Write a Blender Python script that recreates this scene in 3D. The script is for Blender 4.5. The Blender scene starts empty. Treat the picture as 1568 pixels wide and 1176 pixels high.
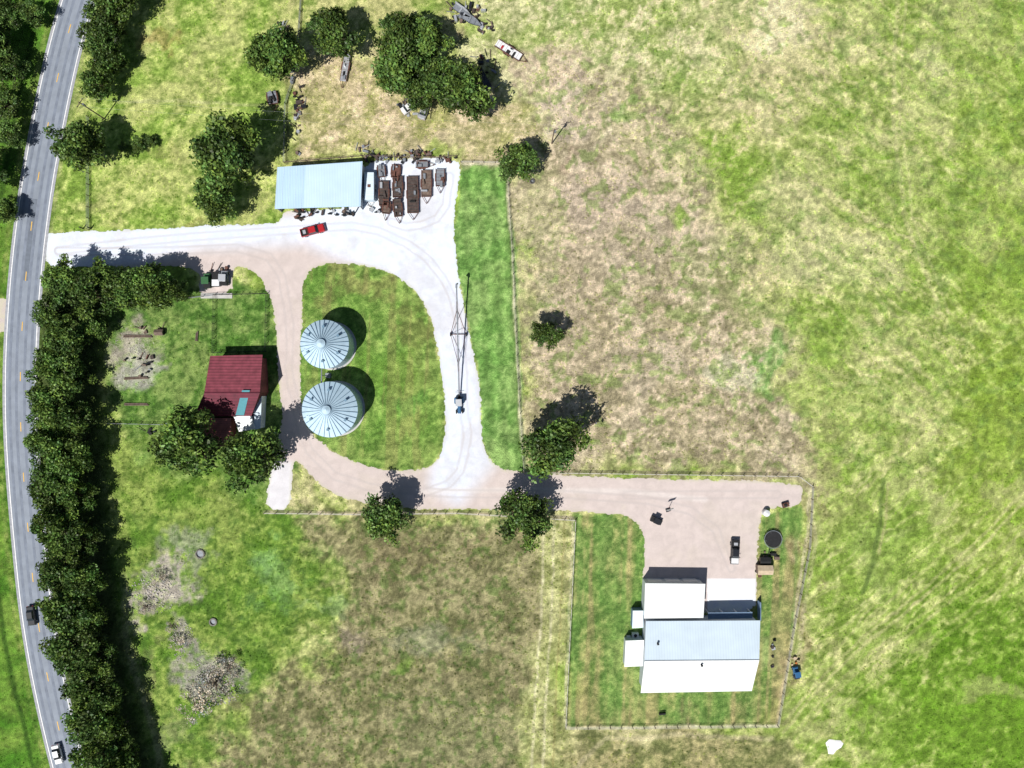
import bpy, math, random
import numpy as np
from mathutils import Vector, Matrix
S=0.16; CX,CY=784.0,588.0; HC=167.2
K=0.98
random.seed(5); rng=np.random.default_rng(7)
scene=bpy.context.scene
# ------------------------------------------------------------ helpers
def lin(c):
    c=np.asarray(c,dtype=float)/255.0
    return np.where(c<=0.04045,c/12.92,((c+0.055)/1.055)**2.4)
def T(r,g,b,k=None):
    v=np.clip(lin((r,g,b))/(k or K),0,0.85); return (float(v[0]),float(v[1]),float(v[2]),1)
def W(x,y,h=0.0):
    f=(HC-h)/HC
    return ((x-CX)*S*f,(CY-y)*S*f,h)
def nt(name):
    m=bpy.data.materials.new(name); m.use_nodes=True
    return m,m.node_tree.nodes,m.node_tree.links
def mat(name,col,rough=0.6,metal=0.0,var=0.15,scale=1.5,bump=0.0,spec=0.4,ribs=None):
    m,n,l=nt(name); b=n['Principled BSDF']
    b.inputs['Roughness'].default_value=rough; b.inputs['Metallic'].default_value=metal
    b.inputs['Specular IOR Level'].default_value=spec
    tc=n.new('ShaderNodeTexCoord'); nz=n.new('ShaderNodeTexNoise'); nz.inputs['Scale'].default_value=scale; nz.inputs['Detail'].default_value=5
    l.new(tc.outputs['Object'],nz.inputs['Vector'])
    mr=n.new('ShaderNodeMapRange'); mr.inputs[1].default_value=.3; mr.inputs[2].default_value=.7; mr.inputs[3].default_value=1-var; mr.inputs[4].default_value=1+var
    l.new(nz.outputs[0],mr.inputs[0])
    vm=n.new('ShaderNodeVectorMath'); vm.operation='SCALE'; vm.inputs[0].default_value=col[:3]
    l.new(mr.outputs[0],vm.inputs['Scale']); out=vm.outputs[0]
    if ribs:
        ax,freq,amt=ribs
        wv=n.new('ShaderNodeTexWave'); wv.bands_direction=ax; wv.inputs['Scale'].default_value=freq; wv.inputs['Distortion'].default_value=0
        l.new(tc.outputs['Object'],wv.inputs['Vector'])
        m2=n.new('ShaderNodeMapRange'); m2.inputs[1].default_value=0; m2.inputs[2].default_value=.35; m2.inputs[3].default_value=1-amt; m2.inputs[4].default_value=1
        l.new(wv.outputs['Fac'],m2.inputs[0])
        v2=n.new('ShaderNodeVectorMath'); v2.operation='SCALE'; l.new(out,v2.inputs[0]); l.new(m2.outputs[0],v2.inputs['Scale']); out=v2.outputs[0]
    l.new(out,b.inputs['Base Color'])
    if bump:
        bp=n.new('ShaderNodeBump'); bp.inputs['Strength'].default_value=bump; bp.inputs['Distance'].default_value=.1
        l.new(nz.outputs[0],bp.inputs['Height']); l.new(bp.outputs[0],b.inputs['Normal'])
    return m
def attr_mat(name,fs,lo,hi,bs,bstr,bdist,rough=0.95,fs2=None,lo2=.85,hi2=1.15):
    m,n,l=nt(name); b=n['Principled BSDF']; b.inputs['Roughness'].default_value=rough; b.inputs['Specular IOR Level'].default_value=.15
    at=n.new('ShaderNodeAttribute'); at.attribute_name='Col'
    tc=n.new('ShaderNodeTexCoord')
    out=at.outputs['Color']
    for s,a,c in ((fs,lo,hi),(fs2,lo2,hi2)):
        if not s: continue
        nz=n.new('ShaderNodeTexNoise'); nz.inputs['Scale'].default_value=s; nz.inputs['Detail'].default_value=4; nz.inputs['Roughness'].default_value=.65
        l.new(tc.outputs['Object'],nz.inputs['Vector'])
        mr=n.new('ShaderNodeMapRange'); mr.inputs[1].default_value=.32; mr.inputs[2].default_value=.68; mr.inputs[3].default_value=a; mr.inputs[4].default_value=c
        l.new(nz.outputs[0],mr.inputs[0])
        vm=n.new('ShaderNodeVectorMath'); vm.operation='SCALE'; l.new(out,vm.inputs[0]); l.new(mr.outputs[0],vm.inputs['Scale']); out=vm.outputs[0]
    l.new(out,b.inputs['Base Color'])
    n2=n.new('ShaderNodeTexNoise'); n2.inputs['Scale'].default_value=bs; n2.inputs['Detail'].default_value=5; n2.inputs['Roughness'].default_value=.7
    l.new(tc.outputs['Object'],n2.inputs['Vector'])
    bp=n.new('ShaderNodeBump'); bp.inputs['Strength'].default_value=bstr; bp.inputs['Distance'].default_value=bdist
    l.new(n2.outputs[0],bp.inputs['Height']); l.new(bp.outputs[0],b.inputs['Normal'])
    return m
def empty(name,loc=(0,0,0)):
    e=bpy.data.objects.new(name,None); e.location=loc; e.empty_display_size=1; scene.collection.objects.link(e); return e
class MB:
    def __init__(s): s.v=[];s.f=[];s.m=[]
    def add(s,vs,fs,mi):
        o=len(s.v); s.v+= [tuple(v) for v in vs]; s.f+=[tuple(i+o for i in f) for f in fs]; s.m+=(mi if isinstance(mi,list) else [mi]*len(fs))
    def loft(s,a,b,ms=0,mt=None,rot=0,org=(0,0)):
        mt=ms if mt is None else mt
        x0,x1,y0,y1,z0=a; X0,X1,Y0,Y1,z1=b
        vs=[(x0,y0,z0),(x1,y0,z0),(x1,y1,z0),(x0,y1,z0),(X0,Y0,z1),(X1,Y0,z1),(X1,Y1,z1),(X0,Y1,z1)]
        if rot:
            c,q=math.cos(rot),math.sin(rot); vs=[(org[0]+(x-org[0])*c-(y-org[1])*q,org[1]+(x-org[0])*q+(y-org[1])*c,z) for x,y,z in vs]
        s.add(vs,[(3,2,1,0),(0,1,5,4),(1,2,6,5),(2,3,7,6),(3,0,4,7),(4,5,6,7)],[ms]*5+[mt])
    def box(s,cx,cy,cz,sx,sy,sz,mi=0,rot=0,mt=None):
        a=(cx-sx/2,cx+sx/2,cy-sy/2,cy+sy/2)
        s.loft(a+(cz-sz/2,),a+(cz+sz/2,),mi,mt,rot,(cx,cy))
    def cyl(s,p0,p1,r,mi=0,n=10,r2=None):
        p0=Vector(p0);p1=Vector(p1);d=(p1-p0).normalized()
        u=d.orthogonal().normalized(); w=d.cross(u); r2=r if r2 is None else r2
        vs=[];fs=[]
        for k in range(n):
            a=2*math.pi*k/n; o=u*math.cos(a)+w*math.sin(a); vs+= [p0+o*r,p1+o*r2]
        for k in range(n):
            j=(k+1)%n; fs.append((2*k,2*j,2*j+1,2*k+1))
        fs.append(tuple(2*k+1 for k in range(n))); fs.append(tuple(2*k for k in reversed(range(n))))
        s.add(vs,fs,mi)
    def build(s,name,mats,loc=(0,0,0),rot=0,parent=None,bevel=0,smooth=False):
        me=bpy.data.meshes.new(name); me.from_pydata(s.v,[],s.f)
        for m in mats: me.materials.append(m)
        me.polygons.foreach_set('material_index',s.m)
        if smooth: me.polygons.foreach_set('use_smooth',[True]*len(s.f))
        me.update()
        o=bpy.data.objects.new(name,me); o.location=loc; o.rotation_euler=(0,0,rot); scene.collection.objects.link(o)
        if parent: o.parent=parent
        if bevel:
            b=o.modifiers.new('bevel','BEVEL'); b.width=bevel; b.segments=2; b.limit_method='ANGLE'
        return o
# ------------------------------------------------------------ noise
TB=rng.random((8,256,256))
def vn(x,y,sd):
    t=TB[sd%8]; xi=np.floor(x).astype(int); yi=np.floor(y).astype(int); fx=x-xi; fy=y-yi
    fx=fx*fx*(3-2*fx); fy=fy*fy*(3-2*fy); xi+=sd*37; yi+=sd*91
    a=t[yi&255,xi&255]; b=t[yi&255,(xi+1)&255]; c=t[(yi+1)&255,xi&255]; d=t[(yi+1)&255,(xi+1)&255]
    return (a*(1-fx)+b*fx)*(1-fy)+(c*(1-fx)+d*fx)*fy
def fbm(x,y,sc,o=4,sd=0,pers=.6,rot=True):
    r=0;a=1;t=0;th=.5+sd*.83
    if rot: c0,s0=math.cos(th),math.sin(th); x,y=(x*c0-y*s0)/sc,(x*s0+y*c0)/sc
    else: x,y=x/sc,y/sc
    w=vn(x*.8+9,y*.8+3,sd+5)-.5; x=x+.9*w; y=y-.7*w
    ca,sa=(math.cos(1.1),math.sin(1.1)) if rot else (1,0)
    for k in range(o):
        r=r+a*vn(x,y,sd+k); t+=a; a*=pers; x,y=(x*ca-y*sa)*2.03+5.2,(x*sa+y*ca)*2.03+1.7
    return np.clip((r/t-.5)*2.0+.5,0,1)
def sm(a,b,x):
    t=np.clip((x-a)/(b-a),0,1); return t*t*(3-2*t)
def chaikin(p,it=2,closed=True):
    for _ in range(it):
        q=[];n=len(p)
        for i in range(n if closed else n-1):
            a=p[i];b=p[(i+1)%n]
            q.append((a[0]*.75+b[0]*.25,a[1]*.75+b[1]*.25)); q.append((a[0]*.25+b[0]*.75,a[1]*.25+b[1]*.75))
        if not closed: q=[p[0]]+q+[p[-1]]
        p=q
    return p
def segd(px,py,pts,closed):
    d=np.full(px.shape,1e9); n=len(pts)
    for i in range(n if closed else n-1):
        ax,ay=pts[i];bx,by=pts[(i+1)%n]; dx,dy=bx-ax,by-ay; L=dx*dx+dy*dy+1e-9
        t=np.clip(((px-ax)*dx+(py-ay)*dy)/L,0,1)
        d=np.minimum(d,(px-ax-t*dx)**2+(py-ay-t*dy)**2)
    return np.sqrt(d)
def sdf(px,py,pts):
    ins=np.zeros(px.shape,bool); n=len(pts)
    for i in range(n):
        ax,ay=pts[i];bx,by=pts[(i+1)%n]
        if ay==by: continue
        c=((ay>py)!=(by>py))&(px<(bx-ax)*(py-ay)/(by-ay)+ax); ins^=c
    d=segd(px,py,pts,True); return np.where(ins,-d,d)
# ------------------------------------------------------------ plan shapes (site-plan units)
ROADC=[(330,-700),(230,-350),(165,-140),(138,-60),(120,0),(102,60),(86,130),(72,200),(59,270),(49,340),(40,420),(34,500),(31,580),(32,660),(37,740),(45,830),(54,920),(66,1000),(82,1080),(101,1160),(125,1250),(200,1500),(330,1900)]
ROADS=chaikin(ROADC,2,False)
OUTER=[(70,357),(100,355),(200,352),(330,346),(415,343),(430,338),(432,322),(470,322),(553,318),(556,258),(570,248),(600,246),(660,240),(700,246),(707,256),(698,300),(694,350),(700,410),(712,480),(726,545),(736,600),(737,665),(745,700),(765,719),(800,723),(870,729),(1000,733),(1228,738),(1228,762),(1220,778),(1180,775),(1163,790),(1160,850),(1158,888),(1158,938),(1085,938),(985,938),(985,860),(987,822),(975,797),(940,786),(860,782),(760,779),(640,780),(570,773),(520,760),(485,738),(455,704),(447,712),(445,781),(408,783),(410,740),(425,690),(433,640),(428,590),(425,540),(421,480),(412,448),(395,420),(372,408),(356,409),(356,452),(304,456),(306,410),(240,408),(130,408),(70,414)]
OUTER=chaikin(OUTER,1)
ISL=chaikin([(463,500),(464,440),(470,416),(492,404),(530,402),(580,410),(620,430),(650,462),(665,505),(675,560),(682,620),(682,685),(660,717),(620,722),(560,715),(515,695),(480,668),(463,640),(459,570)],2)
def gravel_sd(px,py):
    w=2.4*(fbm(px,py,14,3,5)-.5)+2.6*(fbm(px,py,4,2,2)-.5)
    d=np.maximum(sdf(px,py,OUTER),-sdf(px,py,ISL))
    d2=sdf(px,py,[(-80,452),(10,458),(12,508),(-80,516)])
    return np.minimum(d,d2)+w
REG=[ # poly,colA,colB,soft,noise scale,warp
 ([(700,-60),(1120,-60),(1130,140),(900,200),(790,240),(700,240)],(160,178,102),(210,206,160),40,26,1),
 ([(790,190),(880,120),(1000,150),(1090,300),(1150,430),(1215,560),(1240,737),(800,725),(790,500),(775,255)],(168,158,126),(206,192,164),38,30,1),
 ([(150,-60),(455,-60),(450,100),(440,250),(440,345),(90,352),(95,200)],(134,166,72),(186,192,122),6,30,.3),
 ([(455,60),(560,90),(700,80),(800,170),(790,240),(705,247),(440,247),(445,120)],(172,172,112),(212,194,162),22,24,1),
 ([(430,-60),(700,-60),(700,60),(450,60)],(140,166,80),(190,188,130),20,26,1),
 ([(706,250),(776,251),(790,400),(796,560),(803,722),(760,720),(738,665),(730,560),(700,420),(694,350)],(112,156,78),(142,172,102),3,22,.1),
 (ISL,(106,146,64),(140,164,88),3,30,.1),
 ([(165,470),(310,440),(425,430),(440,560),(455,700),(405,785),(200,700),(160,600)],(84,124,52),(130,152,86),10,16,.5),
 ([(150,660),(300,700),(405,785),(500,800),(520,900),(470,1000),(380,1090),(330,1200),(150,1200),(150,900)],(98,136,50),(142,160,84),26,30,1),
 ([(480,783),(880,795),(862,1220),(300,1220),(400,1080),(500,1000),(515,890)],(122,122,84),(160,154,116),26,20,1),
 ([(830,798),(882,796),(865,1112),(855,1220),(790,1220),(812,1000)],(158,164,104),(194,194,140),14,20,.6),
 ([(880,787),(990,787),(987,893),(1150,900),(1165,790),(1228,775),(1215,950),(1192,1108),(865,1113),(872,950)],(110,146,72),(158,162,104),3,28,.1),
 ([(865,1116),(1192,1112),(1235,1220),(850,1220)],(122,130,80),(170,162,118),18,18,1),
 ([(1228,740),(1250,800),(1225,1000),(1195,1115),(1190,1108),(1212,950),(1226,800)],(154,150,102),(190,180,138),12,16,.8),
]
BLOBS=[(240,905,44,38,(200,190,180),.95),(332,1042,46,42,(170,166,158),.9),(280,985,24,36,(182,176,164),.85),(285,850,28,30,(168,174,150),.7),
(202,530,40,46,(190,180,168),.9),(210,555,34,30,(184,188,174),.6),(540,975,30,16,(172,158,142),.6),(1168,550,28,38,(120,172,82),.75),(1025,335,16,22,(136,170,72),.8),
(885,152,18,14,(122,162,72),.6),(970,178,18,12,(142,182,94),.6),(1195,45,60,46,(236,226,184),.95),(1085,60,40,60,(212,212,156),.5),(845,125,46,46,(216,196,172),.85),(955,210,46,26,(214,204,162),.7),
(860,170,50,30,(214,198,180),.6),(1120,565,50,26,(216,216,182),.6),(1140,470,40,50,(172,180,118),.6),(660,1000,60,26,(162,168,138),.5),(610,1035,22,14,(120,158,68),.6),(880,1040,30,30,(140,164,80),.4),(430,900,40,36,(136,176,108),.6),
(500,930,26,16,(156,180,124),.6),(425,860,22,20,(150,190,124),.5),(640,770,30,14,(154,134,116),.3),(1430,150,60,60,(190,200,130),.5),(1500,60,70,60,(150,168,92),.5),(1440,100,36,20,(214,212,162),.6),
(1540,350,90,260,(142,168,72),.6),(1540,700,90,200,(134,162,60),.6),(1540,1080,160,170,(96,138,36),.8),(1420,1120,160,90,(116,152,54),.7),(1330,640,60,60,(146,170,84),.5),(1260,600,40,50,(182,186,124),.5),  # right-edge and corner blobs paint vignette darkening into the ground
(1300,400,100,60,(206,206,154),.55),(1220,330,60,90,(202,202,150),.5),(1290,790,60,40,(164,172,108),.5),(1340,860,40,50,(150,170,98),.5),(630,615,40,60,(146,168,88),.5),(545,440,60,20,(150,140,94),.5),(640,500,30,50,(146,144,90),.5),(600,560,50,30,(120,160,66),.5),(632,610,36,16,(104,168,72),.5),
(300,360,20,8,(130,130,70),.5),(250,70,40,10,(182,158,104),.5),(200,130,36,14,(182,190,118),.5),(330,75,30,22,(202,202,140),.5),(260,240,30,14,(194,194,126),.5),(470,120,22,20,(212,190,164),.7),(560,190,60,14,(206,194,152),.6),(530,130,40,30,(204,188,150),.6),(700,225,60,16,(200,186,152),.5),(600,228,80,10,(196,182,150),.5),
(1215,720,20,50,(198,186,150),.5),(1250,720,30,30,(184,178,130),.5),(870,250,14,40,(200,176,154),.5),(905,320,60,50,(206,188,170),.6),(960,360,60,60,(194,180,156),.5),(1100,420,50,60,(150,162,102),.45),(870,480,60,160,(186,172,146),.45),
(830,330,30,70,(188,186,138),.5),(830,440,24,60,(186,186,142),.5),(1020,250,60,40,(190,190,138),.5),(990,560,60,40,(200,186,164),.5),(1060,650,60,40,(184,172,140),.5),(770,420,16,60,(128,166,88),.4),(205,1020,20,60,(172,168,124),.5),(250,1130,26,36,(154,158,120),.5),(700,1120,100,50,(144,146,106),.5),(760,830,60,24,(152,138,108),.5),(600,860,60,40,(132,122,92),.5)]
for q in range(46):
    bx,by=float(rng.uniform(1180,1600)),float(rng.uniform(-40,1200)); g=rng.random()<.5
    BLOBS.append((bx,by,float(rng.uniform(20,60)),float(rng.uniform(12,34)),(128,158,66) if g else (206,204,150),.45))
LINES=[([(990,470),(1060,560),(1110,610),(1160,650),(1215,725)],3,(204,190,160),.9),([(850,90),(920,130),(935,200),(905,230)],4,(216,206,178),.5),([(930,200),(1000,300),(1010,400),(990,470)],3,(204,192,166),.5),
([(1352,735),(1348,800),(1338,860),(1318,905)],4,(92,114,58),.8),([(1360,740),(1358,790),(1347,850)],3,(190,182,136),.6),
([(1378,-60),(1366,180),(1385,330),(1440,480)],4,(212,206,158),.6),([(1390,-60),(1378,180),(1397,330),(1452,480)],2.5,(212,206,158),.5),([(180,155),(300,156),(440,162)],3,(204,204,154),.6),([(135,170),(137,350)],2.5,(100,122,56),.8),([(440,60),(438,250)],3,(112,116,74),.8),([(462,0),(455,110)],3,(112,116,74),.7),([(464,70),(459,250)],2.5,(208,190,166),.6),
([(834,800),(815,1200)],2.5,(216,210,174),.8),([(850,800),(832,1200)],2.5,(216,210,174),.8),([(866,800),(846,1200)],2,(150,140,90),.5),([(880,796),(866,1112)],2.5,(212,206,174),.85),([(866,1113),(1190,1110)],2.8,(212,206,174),.9),([(1190,1110),(1214,960),(1234,840),(1240,745)],3.4,(212,202,172),.85),([(1196,1110),(1220,960),(1240,840),(1246,745)],1.6,(110,118,70),.6),
([(406,785),(560,786),(700,784),(880,794)],3,(206,190,172),.8),([(800,725),(1000,724),(1222,730)],3,(160,152,124),.8),([(777,250),(786,420),(793,580),(802,722)],3.2,(214,206,180),.9),([(773,250),(782,420),(789,580),(798,722)],1.5,(96,120,64),.5),([(706,249),(776,250)],3,(220,212,190),.9),([(330,850),(345,900),(360,960),(330,1000)],1.5,(140,150,90),.4),
([(190,880),(192,950),(205,1030),(230,1100),(250,1176)],7,(196,190,150),.6),([(1240,1100),(1300,1160),(1340,1220)],5,(172,174,112),.5),([(880,1176),(930,1130),(1040,1126),(1180,1130)],5,(202,192,156),.7),([(1180,660),(1240,760),(1250,830),(1220,1000)],4,(202,194,158),.6),
([(1240,760),(1300,700),(1420,600),(1640,470)],3,(192,196,132),.5),([(1150,300),(1300,240),(1460,260),(1640,330)],3,(204,206,148),.45),([(1120,650),(1180,560),(1210,450),(1200,300),(1160,150)],5,(204,204,150),.5),([(1080,-60),(1110,60),(1180,160),(1330,250)],3,(212,208,158),.45),([(1010,-60),(990,60),(930,130)],3,(214,204,170),.5)]
for k,(o,s_) in enumerate([(-34,.45),(-12,.75),(0,.8),(22,.5),(34,.5),(62,.4),(74,.4)]):
    LINES.append((chaikin([(1640+o*.3,690+o),(1540+o*.3,800+o),(1440+o*.3,895+o),(1330,980+o),(1260,1045+o),(1200,1120+o)],1,False),3.2,(200,198,142),s_))
def paint(px,py):
    wx=(fbm(px,py,60,4,1)-.5); wy=(fbm(px+500,py,60,4,4)-.5)
    n2=fbm(px,py,34,4,2); n3=fbm(px,py,9,3,3); n4=fbm(px,py,3.2,2,6); n1=fbm(px,py,150,4,7)
    def mixc(C,col,m): return C*(1-m[...,None])+np.array(col,float)*m[...,None]
    C=np.zeros(px.shape+(3,))+np.array((138,166,74.))
    t=sm(.2,.78,.35*n2+.25*n3+.4*n1)
    C=mixc(C,(200,200,140),t)
    C=mixc(C,(206,190,160),sm(.5,.9,n1)*.4*sm(1500,1200,px))
    C=mixc(C,(128,158,62),sm(1330,1600,px)*.4)  # field darkens towards the right edge: vignette painted into the grass colour
    # sowing-row streaks, two headings
    E=sm(1120,1320,px); B=sm(560,760,py)
    for ang,wt in ((.62,1-B),(-.72,B)):
        ca,sa=math.cos(ang),math.sin(ang); uu=px*ca+py*sa+24*wx; vv=-px*sa+py*ca+24*wy
        st=fbm(uu/9.0,vv,4.5,3,5,rot=False); st2=fbm(uu/14.0,vv,14,2,2,rot=False)
        C=mixc(C,(210,208,152),E*wt*sm(.55,.85,st)*.55); C=mixc(C,(116,146,58),E*wt*sm(.42,.15,st)*.5)
        C=mixc(C,(122,154,62),E*wt*sm(.45,.2,st2)*.35)
    for poly,a,b,soft,ns,wp in REG:
        k=70*wp
        d=sdf(px+wx*k,py+wy*k,poly); m=sm(soft,-soft,d+(n3-.5)*soft*.8)
        tt=sm(.2,.8,.5*fbm(px,py,ns*1.4,4,int(ns))+.3*n3+.2*n4)
        col=np.array(a,float)*(1-tt[...,None])+np.array(b,float)*tt[...,None]
        C=C*(1-m[...,None])+col*m[...,None]
    for x,y,rx,ry,c,s in BLOBS:
        q=((px+wx*55-x)/rx)**2+((py+wy*55-y)/ry)**2
        m=s*sm(1.6,.15,q+(n3-.5)*1.1+(n2-.5)*.7)
        C=mixc(C,c,m)
    for pts,w,c,s in LINES:
        d=segd(px+wx*5,py+wy*5,pts,False); m=s*sm(w*1.3,w*.3,d)*(.6+.4*n3)
        C=mixc(C,c,m)
    isl=sm(3,-3,sdf(px,py,ISL)); C=C*(1+(isl*.05*np.sin((px+py*.06)/3.6)*sm(.2,.6,n2))[...,None])
    sl=sm(3,-3,sdf(px,py,REG[5][0])); s2=sm(3,-3,sdf(px,py,REG[11][0]))
    C=C*(1+(sl*.06*np.sin((px-py*.045)/3.4))[...,None])
    band=fbm((px+py*.035),py*.06,14,3,3,rot=False)
    C=mixc(C,(180,160,120),s2*sm(.5,.8,band)*.5); C=mixc(C,(104,146,72),s2*sm(.45,.2,band)*.4)
    C=C*(1+(s2*.035*np.sin((px+py*.035)/3.2))[...,None])
    C=mixc(C,(156,144,98),isl*sm(.6,.8,fbm(px+py*.05,py*.08,12,3,5,rot=False))*.35)
    C=mixc(C,(208,184,164),sm(.7,.9,n3)*.35*sm(780,840,px)*sm(1300,1100,px)*sm(760,700,py))
    C=mixc(C,(116,144,72),sm(.6,.85,fbm(px,py,14,4,6))*.5*sm(780,840,px)*sm(760,700,py))
    C=mixc(C,(76,110,46),sm(.58,.88,fbm(px,py,9,3,1))*.45*sm(760,800,py)*sm(820,780,px))
    rc=np.interp(py,[p[1] for p in ROADC],[p[0] for p in ROADC]); dx=px-rc
    m=sm(40,20,dx)*1.0
    col=np.array((76,122,38.))*(1-n2[...,None])+np.array((124,156,68.))*n2[...,None]
    C=C*(1-m[...,None])+col*m[...,None]
    C=mixc(C,(50,80,28),sm(6,1,abs(dx+54+4*wx))*.7); C=mixc(C,(176,168,116),sm(7,1,abs(dx+34))*.5*n3)
    C=mixc(C,(170,165,124),sm(5,1,abs(dx-31))*.6*n3)
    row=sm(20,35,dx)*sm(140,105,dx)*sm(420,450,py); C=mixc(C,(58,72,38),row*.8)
    C=C*(1+.22*(n4-.5)[...,None]+.26*(n3-.5)[...,None])
    g=C.mean(-1,keepdims=True); C=g+(C-g)*1.05
    return np.clip(C*.965,8,250)
# ------------------------------------------------------------ ground
def axis(a,b,step):
    inner=np.arange(a,b+step,step); out=[];d=step;p=0
    while p<20000: d*=1.22; p+=d; out.append(p)
    out=np.array(out); return np.concatenate([(a-out)[::-1],inner,inner[-1]+out])
def grid_mesh(name,gx,gy,keep,cols,z,m):
    ny,nx=gx.shape; idx=np.arange(ny*nx).reshape(ny,nx)
    q=np.stack([idx[1:,:-1],idx[1:,1:],idx[:-1,1:],idx[:-1,:-1]],-1)
    q=q.reshape(-1,4) if keep is None else q[keep]
    used=np.unique(q); remap=np.zeros(ny*nx,int); remap[used]=np.arange(len(used)); q=remap[q]
    co=np.stack([(gx.ravel()[used]-CX)*S,(CY-gy.ravel()[used])*S,np.full(len(used),z)],-1)
    me=bpy.data.meshes.new(name); me.vertices.add(len(used)); me.vertices.foreach_set('co',co.ravel())
    me.loops.add(q.size); me.loops.foreach_set('vertex_index',q.ravel().astype(np.int32))
    me.polygons.add(len(q)); me.polygons.foreach_set('loop_start',(np.arange(len(q))*4).astype(np.int32))
    me.update(calc_edges=True)
    c=cols.reshape(-1,3)[used]; a=me.color_attributes.new('Col','FLOAT_COLOR','POINT')
    rg=np.ones((len(used),4),np.float32); rg[:,:3]=np.clip(lin(c)/K,0,.85); a.data.foreach_set('color',rg.ravel())
    me.materials.append(m); o=bpy.data.objects.new(name,me); scene.collection.objects.link(o); return o
xs=axis(-70,1640,2); ys=axis(-70,1250,2); gx,gy=np.meshgrid(xs,ys)
m_ground=attr_mat('grass_ground',3.6,.68,1.32,3.5,1.0,.4,fs2=.35,lo2=.88,hi2=1.12)
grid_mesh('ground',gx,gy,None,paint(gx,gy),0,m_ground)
gx2,gy2=np.meshgrid(np.arange(-80,1236,1.0),np.arange(234,944,1.0))
sd=gravel_sd(gx2,gy2); cen=(sd[1:,:-1]+sd[:-1,1:])/2
def gcol(px,py):
    n=fbm(px,py,60,6,2); n3=fbm(px,py,9,4,3)
    C=np.zeros(px.shape+(3,))+np.array((202,189,184.))
    def mixc(C,c,m): return C*(1-m[...,None])+np.array(c,float)*m[...,None]
    white=np.maximum.reduce([sm(30,-10,sdf(px,py,[(470,330),(556,240),(720,240),(710,400),(740,560),(750,700),(700,760),(670,740),(684,600),(660,470),(600,410),(520,385),(440,350)])),
        sm(26,-10,sdf(px,py,[(70,350),(240,345),(470,338),(470,365),(300,372),(200,400),(70,420)]))])
    C=mixc(C,(218,226,242),np.clip(white*(.8+.35*n),0,1))
    C=mixc(C,(206,206,210),white*sm(.5,.2,n)*.55)
    C=mixc(C,(192,182,168),sm(.55,.9,n)*.25*(1-white))
    C=mixc(C,(222,216,212),sm(7,1,segd(px,py,[(640,752),(800,750),(960,752),(1080,765)],False))*.4)
    C=mixc(C,(216,214,218),sm(10,-4,sdf(px,py,[(408,710),(446,710),(446,783),(408,783)])))
    C=mixc(C,(226,230,240),sm(1,-1,sdf(px,py,[(1083,886),(1157,886),(1157,945),(1083,945)])))
    for pts in ([(640,760),(700,735),(714,680),(712,600),(704,520),(690,440),(640,380),(560,345),(480,350),(250,366),(90,384)],[(90,385),(250,385),(400,378),(442,440),(444,600),(480,720),(600,755),(960,758),(1090,790),(1120,870)],[(960,758),(1190,757)],[(600,340),(630,350),(680,330),(690,270)]):
        C=mixc(C,(180,172,170),sm(3,.4,abs(segd(px+6*(n-.5),py,chaikin(pts,1,False),False)-5.5))*(.18+.3*n3))
    e=sm(-5,0,np.maximum(sdf(px,py,OUTER),-sdf(px,py,ISL))); C=mixc(C,(180,182,146),e*.45*n3)
    C=C*(1+.06*(n3-.5)[...,None]); return np.clip(C,0,252)
m_gravel=attr_mat('crushed_limestone_gravel',5,.90,1.06,9,.6,.06)
grid_mesh('gravel_driveway',gx2,gy2,cen<0,gcol(gx2,gy2),.02,m_gravel)
# ------------------------------------------------------------ highway
def ribbon(name,pts,o0,o1,z,m,ranges=None):
    P=[Vector(((x-CX)*S,(CY-y)*S,0)) for x,y in pts]; vs=[];n=len(P)
    for i in range(n):
        d=(P[min(i+1,n-1)]-P[max(i-1,0)]).normalized(); nn=Vector((-d.y,d.x,0))
        vs+= [P[i]+nn*o0+Vector((0,0,z)),P[i]+nn*o1+Vector((0,0,z))]
    fs=[(2*i,2*i+1,2*i+3,2*i+2) for i in range(n-1)]
    return vs,fs
def resample(pts,step):
    out=[pts[0]];acc=0
    for a,b in zip(pts[:-1],pts[1:]):
        L=math.hypot(b[0]-a[0],b[1]-a[1]);t=step-acc
        while t<=L: out.append((a[0]+(b[0]-a[0])*t/L,a[1]+(b[1]-a[1])*t/L)); t+=step
        acc=(acc+L)%step
    return out
RS=resample(ROADS,7.0)
m_asph=mat('asphalt',T(136,144,156),.85,var=.12,scale=.4,bump=.1)
m_track=mat('asphalt_wheel_wear',T(120,128,142),.8,var=.18,scale=.5)
m_should=mat('asphalt_shoulder',T(158,160,166),.9,var=.18,scale=1.5)
m_lw=mat('white_road_paint',T(244,246,248),.6,var=.1); m_ly=mat('yellow_road_paint',T(226,180,74),.6,var=.1)
road=empty('highway')
def rib(nm,a,b,z,m,pts=RS):
    v,f=ribbon(nm,pts,a,b,z,m); q=MB(); q.add(v,f,0); return q.build(nm,[m],parent=road)
rib('pavement',-4.35,4.35,.025,m_asph)
for a,b in ((3.75,4.35),(-4.35,-3.75)): rib('shoulder',a,b,.034,m_should)
for a in (-2.9,-1.3,.7,2.3): rib('wheel_track',a,a+.65,.034,m_track)
for a in (-3.74,3.54): rib('edge_line',a,a+.20,.044,m_lw)
q=MB()
for i in range(0,len(RS)-4,11):
    if i+3<len(RS):
        v,f=ribbon('',RS[i:i+3],-.10,.10,.044,None); q.add(v,f,0)
q.build('centre_dashes',[m_ly],parent=road)
m_patch=mat('dark_asphalt_patch',T(108,116,128),.8,var=.15,scale=.8)
pp=[p for p in RS if 300<p[1]<430]; v,f=ribbon('',pp,-.6,.6,.0395,None); q=MB(); q.add(v,f,0); q.build('centre_patch',[m_patch],parent=road)
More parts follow.
